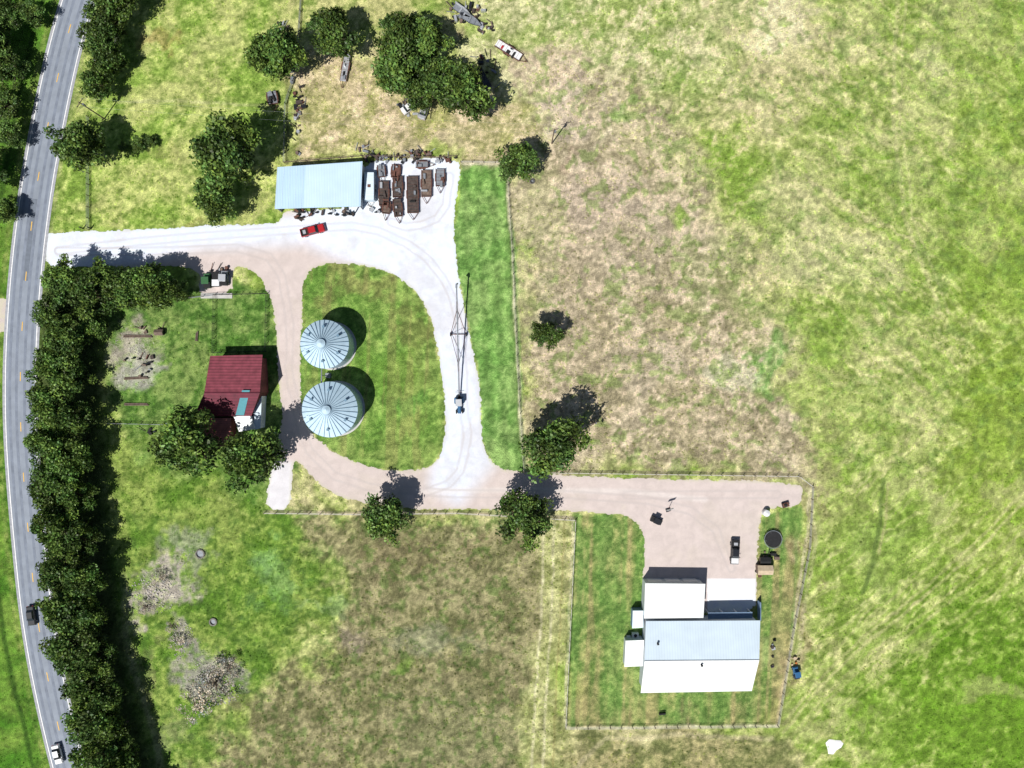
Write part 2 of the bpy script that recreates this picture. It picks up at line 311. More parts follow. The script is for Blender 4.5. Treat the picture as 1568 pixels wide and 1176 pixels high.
# ------------------------------------------------------------ trees
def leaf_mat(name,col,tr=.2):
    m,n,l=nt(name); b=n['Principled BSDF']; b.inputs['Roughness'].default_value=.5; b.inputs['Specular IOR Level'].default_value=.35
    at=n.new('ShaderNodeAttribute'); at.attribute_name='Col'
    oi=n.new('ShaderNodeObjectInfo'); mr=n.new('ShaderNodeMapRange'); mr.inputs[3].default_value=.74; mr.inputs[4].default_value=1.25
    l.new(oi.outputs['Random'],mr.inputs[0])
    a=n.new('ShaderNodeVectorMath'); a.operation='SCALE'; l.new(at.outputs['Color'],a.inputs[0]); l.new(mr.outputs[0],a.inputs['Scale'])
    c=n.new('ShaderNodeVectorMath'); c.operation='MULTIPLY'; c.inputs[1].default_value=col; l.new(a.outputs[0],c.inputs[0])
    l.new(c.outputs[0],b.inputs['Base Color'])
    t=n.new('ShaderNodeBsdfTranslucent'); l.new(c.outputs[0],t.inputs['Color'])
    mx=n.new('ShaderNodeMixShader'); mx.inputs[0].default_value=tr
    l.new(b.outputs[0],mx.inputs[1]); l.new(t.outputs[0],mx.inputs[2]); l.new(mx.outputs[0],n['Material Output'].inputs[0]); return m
m_leaf=leaf_mat('oak_foliage',(.092,.165,.036)); m_bark=mat('tree_bark',(.10,.075,.055,1),.9,var=.3,scale=4)
def leaves(cent,nrm,size,r):
    n=len(cent); a=r.normal(size=(n,3)); u=np.cross(nrm,a); u/=np.linalg.norm(u,axis=1,keepdims=True)+1e-9
    w=np.cross(nrm,u); s=size[:,None]
    v=np.stack([cent-u*s,cent+w*s*.6,cent+u*s,cent-w*s*.6],1)
    return v.reshape(-1,3)
def tree_mesh(name,seed,nl=50,per=150,leaf=.052,sparse=False):
    r=np.random.default_rng(seed); C=[];R=[]
    ph=r.uniform(0,6.28,3)
    while len(C)<nl:
        p=r.uniform(-1,1,3); 
        if np.dot(p,p)>1: continue
        p=p/max(1e-3,np.linalg.norm(p))*np.linalg.norm(p)**.5
        a=math.atan2(p[1],p[0]); k=.84+.14*math.sin(2*a+ph[0])+.12*math.sin(3*a+ph[1])+.11*math.sin(6*a+ph[2])
        rr=r.uniform(.09,.25)
        C.append((p[0]*k*(1-rr*.5),p[1]*k*(1-rr*.5),1.15+p[2]*.6)); R.append(rr)
    V=[];cl=[]
    for c,rr in zip(C,R):
        n=int(per*(rr/.2)**1.8); d=r.normal(size=(n,3)); d/=np.linalg.norm(d,axis=1,keepdims=True)
        d[:,2]=np.abs(d[:,2])*.9+.1*d[:,2]-.15
        rad=rr*r.uniform(.35,1.4,n)[:,None]
        cent=np.array(c)+d*rad*np.array([1.1,1.1,.85])
        nn=d*.7+r.normal(size=(n,3))*.7; nn/=np.linalg.norm(nn,axis=1,keepdims=True)
        V.append(leaves(cent,nn,r.uniform(.55,1.4,n)*leaf,r))
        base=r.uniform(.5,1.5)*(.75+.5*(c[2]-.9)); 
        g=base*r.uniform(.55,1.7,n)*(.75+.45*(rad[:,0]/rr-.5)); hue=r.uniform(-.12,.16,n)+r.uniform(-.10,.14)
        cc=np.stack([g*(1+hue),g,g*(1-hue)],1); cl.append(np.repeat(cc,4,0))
    V=np.concatenate(V); cl=np.concatenate(cl); nq=len(V)//4
    b=MB(); b.cyl((0,0,-.05),(0.02,0,.55),.055,0,8,.04)
    for c in C[::2]:
        st=(0.02,0,r.uniform(.4,.7)); mid=(c[0]*.45,c[1]*.45,st[2]+(c[2]-st[2])*.6)
        b.cyl(st,mid,.028,0,5,.018); b.cyl(mid,c,.018,0,5,.006)
    nb=len(b.v); vs=b.v+[tuple(x) for x in V]; fs=b.f+[(nb+4*i,nb+4*i+1,nb+4*i+2,nb+4*i+3) for i in range(nq)]
    me=bpy.data.meshes.new(name); me.from_pydata(vs,[],fs); me.materials.append(m_bark); me.materials.append(m_leaf)
    mi=np.ones(len(fs),np.int32); mi[:len(b.f)]=0; me.polygons.foreach_set('material_index',mi)
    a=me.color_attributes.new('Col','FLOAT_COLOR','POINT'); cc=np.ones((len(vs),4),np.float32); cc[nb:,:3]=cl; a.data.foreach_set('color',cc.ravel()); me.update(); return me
TM=[tree_mesh('oak_tree_mesh',s) for s in range(11,18)]
TSP=tree_mesh('sparse_tree_mesh',33,16,60,.045)
m_gleaf=leaf_mat('dry_brush_foliage',(.30,.29,.25),.1); TSP.materials[1]=m_gleaf
def tree(x,y,r,name='oak_tree',me=None,zs=1.0):
    rm=r*S*1.08; h=1.15*rm*zs
    o=bpy.data.objects.new(name,me or random.choice(TM)); X,Y,_=W(x,y,h); o.location=(X,Y,0)
    o.scale=(rm*random.uniform(.92,1.08),rm*random.uniform(.92,1.08),rm*zs*random.uniform(.92,1.08)); o.rotation_euler=(0,0,random.uniform(0,6.28)); scene.collection.objects.link(o)
for t in [(420,88,42),(507,50,38),(610,58,42),(650,64,38),(620,110,42),(656,122,34),(706,140,44),(682,128,30),(642,142,26),(118,226,42),(345,234,52),(333,308,34),
 (789,246,34),(846,683,48),(585,795,38),(803,795,40),(288,680,50),(384,704,46),(160,12,36),(150,62,32),(164,92,28),(146,126,26),(184,-30,38),(178,38,22)]: tree(*t)
tree(836,514,25,'young_oak_tree'); tree(213,222,13,'shrub',zs=.7); tree(232,217,10,'shrub',zs=.7); tree(190,225,9,'shrub',zs=.7)
for t in [(100,428,34),(142,452,36),(160,425,30),(195,445,34),(232,436,38),(262,446,26),(85,478,30),(105,520,34),(80,560,34),(112,580,28),(74,618,34),(108,640,32),(72,678,32),(108,700,34),(80,745,36),(116,762,30),(86,805,36),(120,828,32),(92,868,36),(128,890,32),(102,930,36),(138,948,30),(114,988,38),(146,1008,30),(130,1048,36),(158,1070,30),(146,1105,38),(176,1122,28),(160,1160,38),(190,1170,28),(182,1215,36),(210,1260,38),(140,500,24),(90,650,26)]: tree(*t,name='roadside_tree')
for t in [(12,105,30),(8,160,26),(12,210,24),(6,325,22),(48,22,22),(4,20,28),(-20,260,30),(-30,60,40)]: tree(*t,name='roadside_tree',zs=.8)
for t in [(325,1050,34),(298,1085,26),(348,1022,24),(275,985,16),(262,960,12),(245,885,15),(222,930,15)]:
    tree(*t,name='dry_brush',me=TSP,zs=.4)
# ------------------------------------------------------------ pasture tufts
n=60000; tx=rng.uniform(-60,1630,n); ty=rng.uniform(-60,1240,n)
ok=(gravel_sd(tx,ty)>3)&(sdf(tx,ty,ISL)>2)&(sdf(tx,ty,REG[5][0])>1)&(sdf(tx,ty,REG[11][0])>1)
rc=np.interp(ty,[p[1] for p in ROADC],[p[0] for p in ROADC]); ok&=(abs(tx-rc)>32)
ok&=(fbm(tx,ty,45,4,3)+.5*(rng.random(n)-.5)>.42)
tx=tx[ok];ty=ty[ok];n=len(tx)
cols=np.clip(lin(paint(tx,ty))/K,0,.8)*np.array([.76,.86,.62])*rng.uniform(.6,1.2,(n,1))
rad=rng.uniform(.10,.36,n); hh=rad*rng.uniform(.5,1.3,n); X=(tx-CX)*S; Y=(CY-ty)*S
a0=rng.uniform(0,6.28,n); vs=[np.stack([X,Y,hh],1)]
for k in range(5):
    a=a0+k*1.2566; rr=rad*rng.uniform(.5,1.3,n); vs.append(np.stack([X+np.cos(a)*rr,Y+np.sin(a)*rr,np.full(n,-.01)],1))
V=np.stack(vs,1).reshape(-1,3)
base=np.arange(n)*6
F=np.concatenate([np.stack([base,base+1+k,base+1+(k+1)%5],1) for k in range(5)])
me=bpy.data.meshes.new('pasture_grass_tufts'); me.vertices.add(len(V)); me.vertices.foreach_set('co',V.ravel())
me.loops.add(F.size); me.loops.foreach_set('vertex_index',F.ravel().astype(np.int32)); me.polygons.add(len(F)); me.polygons.foreach_set('loop_start',(np.arange(len(F))*3).astype(np.int32)); me.update(calc_edges=True)
a=me.color_attributes.new('Col','FLOAT_COLOR','POINT'); cc=np.ones((n*6,4),np.float32); cc[:,:3]=np.repeat(cols,6,0); a.data.foreach_set('color',cc.ravel())
me.materials.append(attr_mat('tuft_grass',6,.8,1.2,8,.3,.05)); scene.collection.objects.link(bpy.data.objects.new('pasture_grass_tufts',me))
# ------------------------------------------------------------ materials
m_roofblue=mat('galvanised_roof',T(176,204,226),.45,.1,.05,.25,ribs=('X',.5,.08))
m_white=mat('white_metal_roof',T(232,238,246),.45,.0,.03,.3,ribs=('X',.5,.05))
m_whiteb=mat('bluish_white_metal_roof',T(206,222,234),.5,.0,.05,.3,ribs=('X',.5,.07))
m_wall=mat('painted_steel_wall',(.5,.55,.6,1),.6,var=.06,ribs=('X',.9,.12))
m_wallb=mat('blue_steel_wall',(.16,.24,.36,1),.6,var=.08)
m_trim=mat('trim_white',(.7,.72,.74,1),.5,var=.04)
m_dark=mat('dark_interior',(.02,.02,.022,1),.9,var=.2)
m_glass=mat('window_glass',(.02,.025,.03,1),.08,var=.05,spec=.6)
m_red=mat('red_car_paint',(.42,.02,.025,1),.25,var=.03,spec=.6); m_black=mat('black_car_paint',(.02,.022,.027,1),.25,var=.03,spec=.6)
m_wh=mat('white_car_paint',(.75,.76,.77,1),.3,var=.03,spec=.5); m_tire=mat('tyre_rubber',(.02,.02,.02,1),.9,var=.2)
m_silver=mat('silver_metal',(.5,.52,.55,1),.4,.4,var=.06)
m_grey=mat('grey_painted_steel',(.22,.24,.27,1),.6,.2,var=.2)
m_wood=mat('weathered_wood',(.17,.125,.10,1),.9,var=.35,scale=2,ribs=('X',1.6,.35)); m_rust=mat('rusty_steel',(.13,.06,.045,1),.85,var=.35,scale=2)
m_deck=mat('dark_trailer_deck',(.075,.058,.052,1),.9,var=.4,scale=2,ribs=('X',1.6,.4))
m_galv=mat('bin_galvanised_steel',(.42,.53,.62,1),.42,.25,var=.10,scale=.6); m_galvr=mat('bin_roof_steel',(.50,.66,.78,1),.4,.05,var=.08,scale=.8)
m_rib=mat('bin_roof_rib',(.13,.23,.32,1),.5,.1,var=.1)
m_blue=mat('blue_paint',(.03,.12,.26,1),.4,var=.1); m_green=mat('green_paint',(.03,.12,.04,1),.5,var=.1); m_conc=mat('concrete',(.5,.49,.47,1),.9,var=.12,scale=1,bump=.1)
m_rock=mat('limestone_rock',(.46,.43,.40,1),.95,var=.3,scale=3,bump=.4); m_tan=mat('tan_tarp',(.5,.4,.28,1),.8,var=.15)
m_orange=mat('orange_paint',(.55,.16,.03,1),.5)
m_fwire=mat('fence_wire',(.5,.48,.42,1),.7)
# ------------------------------------------------------------ grain bins
def bin_(x,y,Rp,name='grain_bin'):
    h=7.0;rise=3.3; R=Rp*S*(HC-h)/HC; X,Y,_=W(x,y,h); e=empty(name,(X,Y,0)); n=48
    b=MB(); rings=int(h/.4); 
    prof=[]
    for i in range(rings*2+1):
        prof.append((R-.10+(.05 if i%2 else 0),h*i/(rings*2)))
    vs=[];fs=[]
    for r,z in prof:
        for k in range(n): a=2*math.pi*k/n; vs.append((r*math.cos(a),r*math.sin(a),z))
    for i in range(len(prof)-1):
        for k in range(n): j=(k+1)%n; fs.append((i*n+k,i*n+j,(i+1)*n+j,(i+1)*n+k))
    b.add(vs,fs,0); b.build('corrugated_wall',[m_galv],parent=e)
    b=MB(); N=30; vs=[];fs=[]
    for k in range(N*2):
        a=2*math.pi*k/(N*2)
        for r,z in ((R+.12,h-.08),(.9,h+rise*.86),(.9,h+rise*.86)): vs.append((r*math.cos(a),r*math.sin(a),z))
    for k in range(N*2): j=(k+1)%(N*2); fs.append((3*k,3*j,3*j+1,3*k+1))
    b.add(vs,fs,0); b.build('cone_roof',[m_galvr],parent=e)
    b=MB()
    for k in range(N):
        a=2*math.pi*(k+.5)/N; p0=(math.cos(a)*(R+.14),math.sin(a)*(R+.14),h-.02); p1=(math.cos(a)*.9,math.sin(a)*.9,h+rise*.86+.06)
        b.cyl(p0,p1,.095,0,4,.04)
    b.build('roof_ribs',[m_rib],parent=e)
    b=MB(); b.cyl((0,0,h+rise*.82),(0,0,h+rise*.95),1.0,0,20); b.cyl((0,0,h+rise*.95),(0,0,h+rise*1.1),.95,0,20,.15)
    for k in range(6):
        a=2*math.pi*k/6+.5; r=R*.72; z=h+rise*.86*(1-(r-.9)/(R-.8)); b.cyl((r*math.cos(a),r*math.sin(a),z-.1),(r*math.cos(a),r*math.sin(a),z+.45),.2,1,8); b.box(r*math.cos(a),r*math.sin(a),z+.5,.55,.55,.15,1,a)
    a=math.radians(200); r=R*.8; b.box(r*math.cos(a),r*math.sin(a),h+.75,.8,.8,.3,0,a)
    b.build('cap_and_vents',[m_galvr,m_rib],parent=e)
    b=MB(); a=math.radians(225); px,py=math.cos(a),math.sin(a)
    for o in (-.22,.22): b.cyl((px*(R+.15)-py*o,py*(R+.15)+px*o,0),(px*(R+.15)-py*o,py*(R+.15)+px*o,h+.2),.03,0,5)
    for i in range(22): z=.3*i+.3; b.cyl((px*(R+.15)+py*.22,py*(R+.15)-px*.22,z),(px*(R+.15)-py*.22,py*(R+.15)+px*.22,z),.02,0,4)
    b.cyl((0,0,.01),(0,0,.12),R+.35,1,40); b.build('ladder_and_foundation',[m_silver,m_conc],parent=e)
bin_(497,527,36.5); bin_(505,627,42)
b=MB(); X,Y,_=W(502,575,1); b.cyl((X-.2,Y-1.8,5.8),(X,Y+1.8,6.3),.15,0,8); b.cyl((X,Y,0),(X,Y,6.0),.1,0,6); b.box(X,Y,.5,1.2,1.2,1,0); b.build('transfer_auger',[m_grey])
# ------------------------------------------------------------ roofs helper
def sheet(name,pts,m,parent,th=.12):
    b=MB(); P=[Vector(W(*p)) for p in pts]; n=len(P)
    vs=P+[p-Vector((0,0,th)) for p in P]
    fs=[tuple(range(n)),tuple(range(2*n-1,n-1,-1))]+[(i,i+n,(i+1)%n+n,(i+1)%n) for i in range(n)]
    b.add(vs,fs,0); return b.build(name,[m],parent=parent)
def wall(name,pts,m,parent,inset=.0,base=0,close=True):
    b=MB(); P=[Vector(W(*p)) for p in pts]; c=sum(P,Vector())/len(P); Q=[]
    for p in P: d=(c-p); d.z=0; Q.append(p+d.normalized()*inset)
    n=len(Q)
    for i in range(n if close else n-1):
        a=Q[i];d=Q[(i+1)%n]; b.add([(a.x,a.y,base),(d.x,d.y,base),(d.x,d.y,d.z-.13),(a.x,a.y,a.z-.13)],[(0,1,2,3)],0)
    return b.build(name,[m],parent=parent)
e=empty('machine_shed'); h=4.6
sheet('roof',[(425,256,h+.5),(555,247,h+.5),(552,316,h-.4),(421,320,h-.4)],m_roofblue,e)
sheet('newer_roof_panels',[(468,253.2,h+.55),(553,248,h+.55),(550,315,h-.35),(465,317.4,h-.35)],mat('newer_roof_sheet',T(186,210,230),.45,.05,.04,.3,ribs=('X',.5,.06)),e,.03)
wall('walls',[(421,320,h-.4),(425,256,h+.5),(555,247,h+.5),(552,316,h-.4)],m_wall,e,.35,close=False)
b=MB()
for i in range(6):
    x=424+(550-424)*i/5; X,Y,_=W(x,319-3*i/5,h-.6); b.cyl((X,Y+.35,0),(X,Y+.35,h-.55),.12,0,6)
for i in range(14):
    x0,y0,_=W(425+130*i/13,256-9*i/13,h+.5); x1,y1,_=W(421+131*i/13,320-4*i/13,h-.4); b.cyl((x0,y0,h+.53),(x1,y1,h-.37),.035,1,4)
b.build('posts_and_seams',[m_wood,m_whiteb],parent=e)
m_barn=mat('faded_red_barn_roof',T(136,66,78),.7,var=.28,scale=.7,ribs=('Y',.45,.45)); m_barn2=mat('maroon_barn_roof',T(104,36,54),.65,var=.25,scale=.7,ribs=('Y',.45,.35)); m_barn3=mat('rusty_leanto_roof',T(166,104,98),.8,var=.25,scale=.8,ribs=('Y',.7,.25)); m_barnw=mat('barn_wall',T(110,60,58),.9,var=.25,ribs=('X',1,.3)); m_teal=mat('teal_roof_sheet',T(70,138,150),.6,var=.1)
e=empty('red_barn')
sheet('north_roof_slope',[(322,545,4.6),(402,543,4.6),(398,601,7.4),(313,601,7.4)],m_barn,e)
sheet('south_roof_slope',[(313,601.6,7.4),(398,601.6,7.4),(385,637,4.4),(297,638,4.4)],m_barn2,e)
b=MB(); a0=W(313,601.2,7.45);a1=W(398,601.2,7.45); b.cyl(a0,a1,.13,0,6); b.build('ridge_cap',[m_barn2],parent=e)
wall('walls',[(324,548,4.6),(399,547,4.6),(396,601,7.3),(384,634,4.5),(299,635,4.5),(315,601,7.3)],m_barnw,e,.2)
sheet('teal_roof_sheets',[(371,597.5,7.52),(383,597.5,7.52),(374,636,4.6),(361,636,4.6)],m_teal,e,.03)
for o in e.children:
    if o.name.startswith('teal'): o.location.z=.12
sheet('lean_to_roof',[(303,640,3.8),(354,640,3.8),(354,684,2.7),(322,684,2.7)],m_barn3,e)
wall('lean_to_walls',[(303,640,3.8),(354,640,3.8),(354,684,2.7),(322,684,2.7)],m_barnw,e,.2)
sheet('white_annex_roof',[(358,638,4.1),(384,636,4.1),(391,657,3.4),(366,661,3.4)],m_white,e)
wall('white_annex_walls',[(358,638,4.1),(384,636,4.1),(391,657,3.4),(366,661,3.4)],m_trim,e,.15)
sheet('grey_annex_roof',[(387,604,3.4),(401,600,3.4),(399,656,3.0),(390,658,3.0)],m_whiteb,e)
wall('grey_annex_walls',[(387,604,3.4),(401,600,3.4),(399,656,3.0),(390,658,3.0)],m_trim,e,.1)
e=empty('metal_shop_house')
sheet('north_roof_slope',[(989,951,5.4),(1164,950,5.4),(1162.5,1010.5,7.2),(987,1012,7.2)],m_whiteb,e)  # greyer, bluer white than the south slope
sheet('south_roof_slope',[(987,1012.4,7.2),(1162.5,1010.9,7.2),(1151,1058,5.2),(981,1061,5.2)],m_white,e)
b=MB(); b.cyl(W(987,1012.2,7.26),W(1162.5,1010.7,7.26),.14,0,6)
for x,y,h in ((1007,985,6.5),(1074,1018,7.1)): X,Y,_=W(x,y,h); b.cyl((X,Y,h-.2),(X,Y,h+.5),.2,1,10); b.cyl((X,Y,h+.5),(X,Y,h+.65),.3,1,10,.1)
b.build('ridge_cap_and_vents',[m_trim,m_dark],parent=e)
wall('walls',[(990,953,5.3),(1163,952,5.3),(1161.5,1010,7),(1150,1056,5.1),(983,1059,5.1),(988,1012,7)],m_wall,e,.3)
h=4.8
sheet('wing_roof',[(988,893,h),(1080,894,h),(1077,946,h+.5),(986,947,h+.5)],m_white,e)
wall('wing_walls',[(988,893,h),(1080,894,h),(1077,946,h+.5),(986,947,h+.5)],m_wall,e,.3)
b=MB(); X,Y,_=W(1034,893.5,h)
for i in (-1,0,1): b.box(X+i*4.3,Y-.1,1.5,3.4,.06,2.9,0)
b.build('garage_doors',[m_trim],parent=e)
sheet('covered_porch_roof',[(1084,938,3.4),(1152,937,3.4),(1152,947,3.6),(1084,948,3.6)],m_wallb,e)
b=MB()
for x in (1085,1107,1129,1151): X,Y,_=W(x,938.5,3.3); b.cyl((X,Y,0),(X,Y,3.3),.1,0,6)
b.build('porch_posts',[m_trim],parent=e)
sheet('west_annex_roof',[(958,981,2.9),(986,980,3.3),(984,1020,3.3),(956,1021,2.9)],m_white,e)
wall('west_annex_walls',[(958,981,2.9),(986,980,3.3),(984,1020,3.3),(956,1021,2.9)],m_wall,e,.15)
sheet('side_entry_roof',[(969,935,2.6),(985,935,2.9),(985,961,2.9),(968,962,2.6)],m_whiteb,e)
wall('side_entry_walls',[(969,935,2.6),(985,935,2.9),(985,961,2.9),(968,962,2.6)],m_wallb,e,.1)
b=MB(); X,Y,_=W(972,971,0); b.box(X,Y,.5,1.6,1.1,1,0); b.cyl((X,Y,1),(X,Y,1.04),.4,1,14); X,Y,_=W(962,975,0); b.box(X,Y,.3,.9,.9,.6,0); b.box(*W(1163,935,1.4)[:2],1.2,.25,4.4,1.8,2); b.build('air_conditioners',[m_trim,m_dark,m_wallb],parent=e)
# ------------------------------------------------------------ vehicles
def wheels(b,L,w,xs_,r=.38,mi=2,y=None):
    for x in xs_:
        for s in (-1,1):
            yy=(w/2-.12)*s; b.cyl((x,yy-.13,r),(x,yy+.13,r),r,mi,14); b.cyl((x,yy+.12*s,r),(x,yy+.15*s,r),r*.5,3,8)
def pickup(name,x,y,ang,m,m_hood=None,cap=False):
    b=MB(); w=2.0
    b.loft((-2.95,2.9,-.95,.95,.42),(-2.95,2.95,-1,1,.98),0)
    b.loft((1.25,2.93,-.98,.98,.98),(1.3,2.75,-.88,.88,1.2),0,4)
    b.loft((-1.2,1.7,-.96,.96,.98),(-.85,.85,-.76,.76,1.78),1,0)
    b.box(0,0,1.82,1.65,1.5,.07,0)
    for xx in (-1.15,.0,.95): 
        b.box(xx*.95,.86,1.38,.08,.06,.8,0); b.box(xx*.95,-.86,1.38,.08,.06,.8,0)
    for s in (-1,1): b.box(-2.07,s*.93,1.15,1.76,.1,.34,0); b.box(1.2,s*1.12,1.2,.2,.2,.16,0); b.box(2.93,s*.75,.85,.08,.35,.2,3); b.box(-2.97,s*.88,.85,.06,.2,.3,5)
    b.box(-2.9,0,1.15,.1,1.8,.34,0); b.box(-2.05,0,1.0,1.6,1.75,.03,2)
    b.box(-2.0,.1,1.12,.7,.9,.22,3); b.box(3.0,0,.62,.12,1.9,.22,3); b.box(-3.03,0,.58,.12,1.9,.18,3)
    wheels(b,5.9,w,(-1.9,1.85),.4)
    X,Y,_=W(x,y,.8); return b.build(name,[m,m_glass,m_tire,m_silver,m_hood or m,m_rust],(X,Y,.02),ang,bevel=.05)
def sedan(name,x,y,ang,m,z=.03,roofm=None):
    b=MB()
    b.loft((-2.4,2.35,-.88,.88,.3),(-2.35,2.3,-.93,.93,.85),0)
    b.loft((.9,2.3,-.9,.9,.85),(.95,2.1,-.78,.78,1.02),0); b.loft((-2.35,-1.4,-.9,.9,.85),(-2.2,-1.45,-.8,.8,1.05),0)
    b.loft((-1.75,1.35,-.87,.87,.87),(-1.1,.45,-.66,.66,1.45),1,1); b.box(-.32,0,1.47,1.5,1.3,.06,4)
    for s in (-1,1): b.box(2.3,s*.65,.7,.08,.35,.16,3); b.box(-2.38,s*.65,.75,.06,.35,.16,5); b.box(.8,s*1.0,1.0,.2,.16,.12,0); b.box(-.35,s*.78,1.15,.08,.06,.55,0)
    wheels(b,4.8,1.86,(-1.45,1.45),.34)
    X,Y,_=W(x,y,.8); return b.build(name,[m,m_glass,m_tire,m_silver,roofm or m,m_red],(X,Y,z),ang,bevel=.05)
pickup('pickup_truck',479,353,math.radians(15),m_red,m_hood=m_red)
sedan('car',48,943,math.radians(-83),m_black,.05); sedan('car',88,1155,math.radians(-76),m_wh,.05)
pickup('pickup_truck',1125,845,math.radians(-92),m_black,m_hood=m_wh)
sedan('car',741,122,math.radians(-60),m_black,.0); sedan('car',628,163,math.radians(35),m_wh,.0); sedan('car',650,168,math.radians(70),m_silver,.0); 
def tractor(name,x,y,ang,m):
    b=MB(); b.loft((.3,2.3,-.4,.4,.7),(.3,2.2,-.35,.35,1.5),0); b.loft((-1.3,.4,-.75,.75,.9),(-1.1,.3,-.65,.65,2.4),1,0); b.box(-.4,0,2.46,1.7,1.5,.12,4)
    b.box(.4,0,.6,3.4,.5,.35,3)
    for s in (-1,1): b.cyl((-.9,s*.8-.22,.85),(-.9,s*.8+.22,.85),.85,2,18); b.cyl((1.8,s*.75-.15,.5),(1.8,s*.75+.15,.5),.5,2,14); b.box(-.9,s*.85,1.75,1.3,.5,.06,0)
    b.cyl((1.3,.2,1.5),(1.3,.2,2.3),.06,3,6)
    X,Y,_=W(x,y,1.2); return b.build(name,[m,m_glass,m_tire,m_grey,m_silver],(X,Y,.02),ang,bevel=.03)
tractor('tractor',703,619,math.radians(-88),m_blue)
b=MB(); lo=Vector(W(703,604,1.0)); hi=Vector(W(699,435,6.4)); d=(hi-lo)
b.cyl(lo,hi,.17,0,10); b.cyl(lo-d.normalized()*.9-Vector((0,0,.3)),lo,.4,1,8,.25)
for s in (-.45,.45):
    pr=None
    for i in range(13):
        t=.18+.7*i/12; p=lo+d*t; k=math.sin(math.pi*(i/12)); u=p+Vector((s*k,0,.9*k))
        if pr is not None: b.cyl(pr,u,.03,2,4)
        b.cyl(p,u,.02,2,4); pr=u
ax=Vector(W(702,512,.5)); 
for s in (-1,1):
    f=Vector((ax.x+s*1.9,ax.y,.55)); b.cyl(f,lo+d*.78,.07,2,6); b.cyl(f,lo+d*.28,.06,2,6); b.cyl(f+Vector((-.13,0,0)),f+Vector((.13,0,0)),.5,1,14)
    b.cyl(f,lo+d*.55,.05,2,6)
b.cyl((ax.x-1.9,ax.y,.55),(ax.x+1.9,ax.y,.55),.09,2,6); b.cyl(hi,hi+Vector((.1,.3,-1.4)),.22,0,8); b.box(hi.x,hi.y-.5,hi.z+.1,.45,.8,.4,0)
b.cyl((lo.x-.9,lo.y+.6,.7),(lo.x+.9,lo.y+.6,.7),.05,2,5)
b.build('grain_auger',[m_grey,m_tire,m_rust])
def flatbed(name,x,y,L,w,ang,m=m_deck,rail=True,load=None,accent=False):
    b=MB(); b.box(0,0,.75,L,w,.1,0)
    for s in (-1,1): b.box(0,s*(w/2-.03),.74,L+.05,.1,.2,1)
    for i in range(int(L/.8)): b.box(-L/2+.4+i*.8,0,.815,.05,w-.2,.02,1)
    b.cyl((L/2,w/2-.2,.65),(L/2+1.7,0,.6),.07,1,5); b.cyl((L/2,-w/2+.2,.65),(L/2+1.7,0,.6),.07,1,5); b.cyl((L/2+1.3,0,0),(L/2+1.3,0,.9),.06,1,6)
    for xx in (-.5,.4):
        for s in (-1,1): b.cyl((xx,s*(w/2+.05)-.1,.36),(xx,s*(w/2+.05)+.12,.36),.36,2,12)
    for s in (-1,1): b.box(-.05,s*(w/2+.1),.78,2.0,.28,.05,1)
    if rail:
        for s in (-1,1): b.box(0,s*(w/2),1.15,L,.05,.06,1)
        b.box(L/2,0,1.0,.06,w,.5,1)
    if load:
        r=random.Random(load*7+int(x))
        for i in range(load): b.box(r.uniform(-L/2.5,L/2.5),r.uniform(-w/3.2,w/3.2),1.05,r.uniform(.3,1.5),r.uniform(.2,.7),r.uniform(.3,.7),r.choice([1,3,0,2,6,4 if accent else 0,5 if accent else 1]),r.choice([0,0,.2,1.57]))
    X,Y,_=W(x,y,.8); return b.build(name,[m,m_rust,m_tire,m_silver,m_red,m_trim,m_grey],(X,Y,.02),ang)
R=math.radians
for x,y,L,w,a,ld,mm in [(588,296,6.0,2.3,-90,5,m_deck),(609,286,5.2,2.3,-91,6,m_deck),(632,298,9,2.7,-89,3,m_deck),(653,281,6.5,2.4,-90,3,m_wood),(674,272,4.2,2.1,-90,4,m_grey),(584,262,3.0,1.8,-85,4,m_grey),(606,262,3.2,2.0,-95,4,m_rust),(609,318,4.4,2.0,-84,4,m_deck),(592,318,3.0,1.8,-96,3,m_wood),(646,252,3.0,1.6,0,3,m_grey)]: flatbed('flatbed_trailer',x,y,L,w,R(a),mm,load=ld)
flatbed('flatbed_trailer',529,102,7.2,1.6,R(-100),m_silver,False,3); flatbed('flatbed_trailer',779,77,7,2.0,R(-32),m_wh,True,5,True)
flatbed('flatbed_trailer',417,150,3.2,2.4,R(-80),m_grey,True,4)
b=MB(); b.box(0,0,1.6,6.6,2.3,2.1,0); 
for i in range(7): b.box(-3+i,0,2.67,.06,2.3,.05,1)
b.cyl((3.3,.8,.6),(4.6,0,.55),.06,3,5); b.cyl((3.3,-.8,.6),(4.6,0,.55),.06,3,5); b.box(0,0,2.75,.7,.7,.15,3)
for xx in (-.6,.4):
    for s in (-1,1): b.cyl((xx,s*1.1-.12,.38),(xx,s*1.1+.12,.38),.38,2,12)
X,Y,_=W(566,286,2); b.build('enclosed_trailer',[m_whiteb,m_trim,m_tire,m_rust],(X,Y,.02),R(-90),bevel=.05)
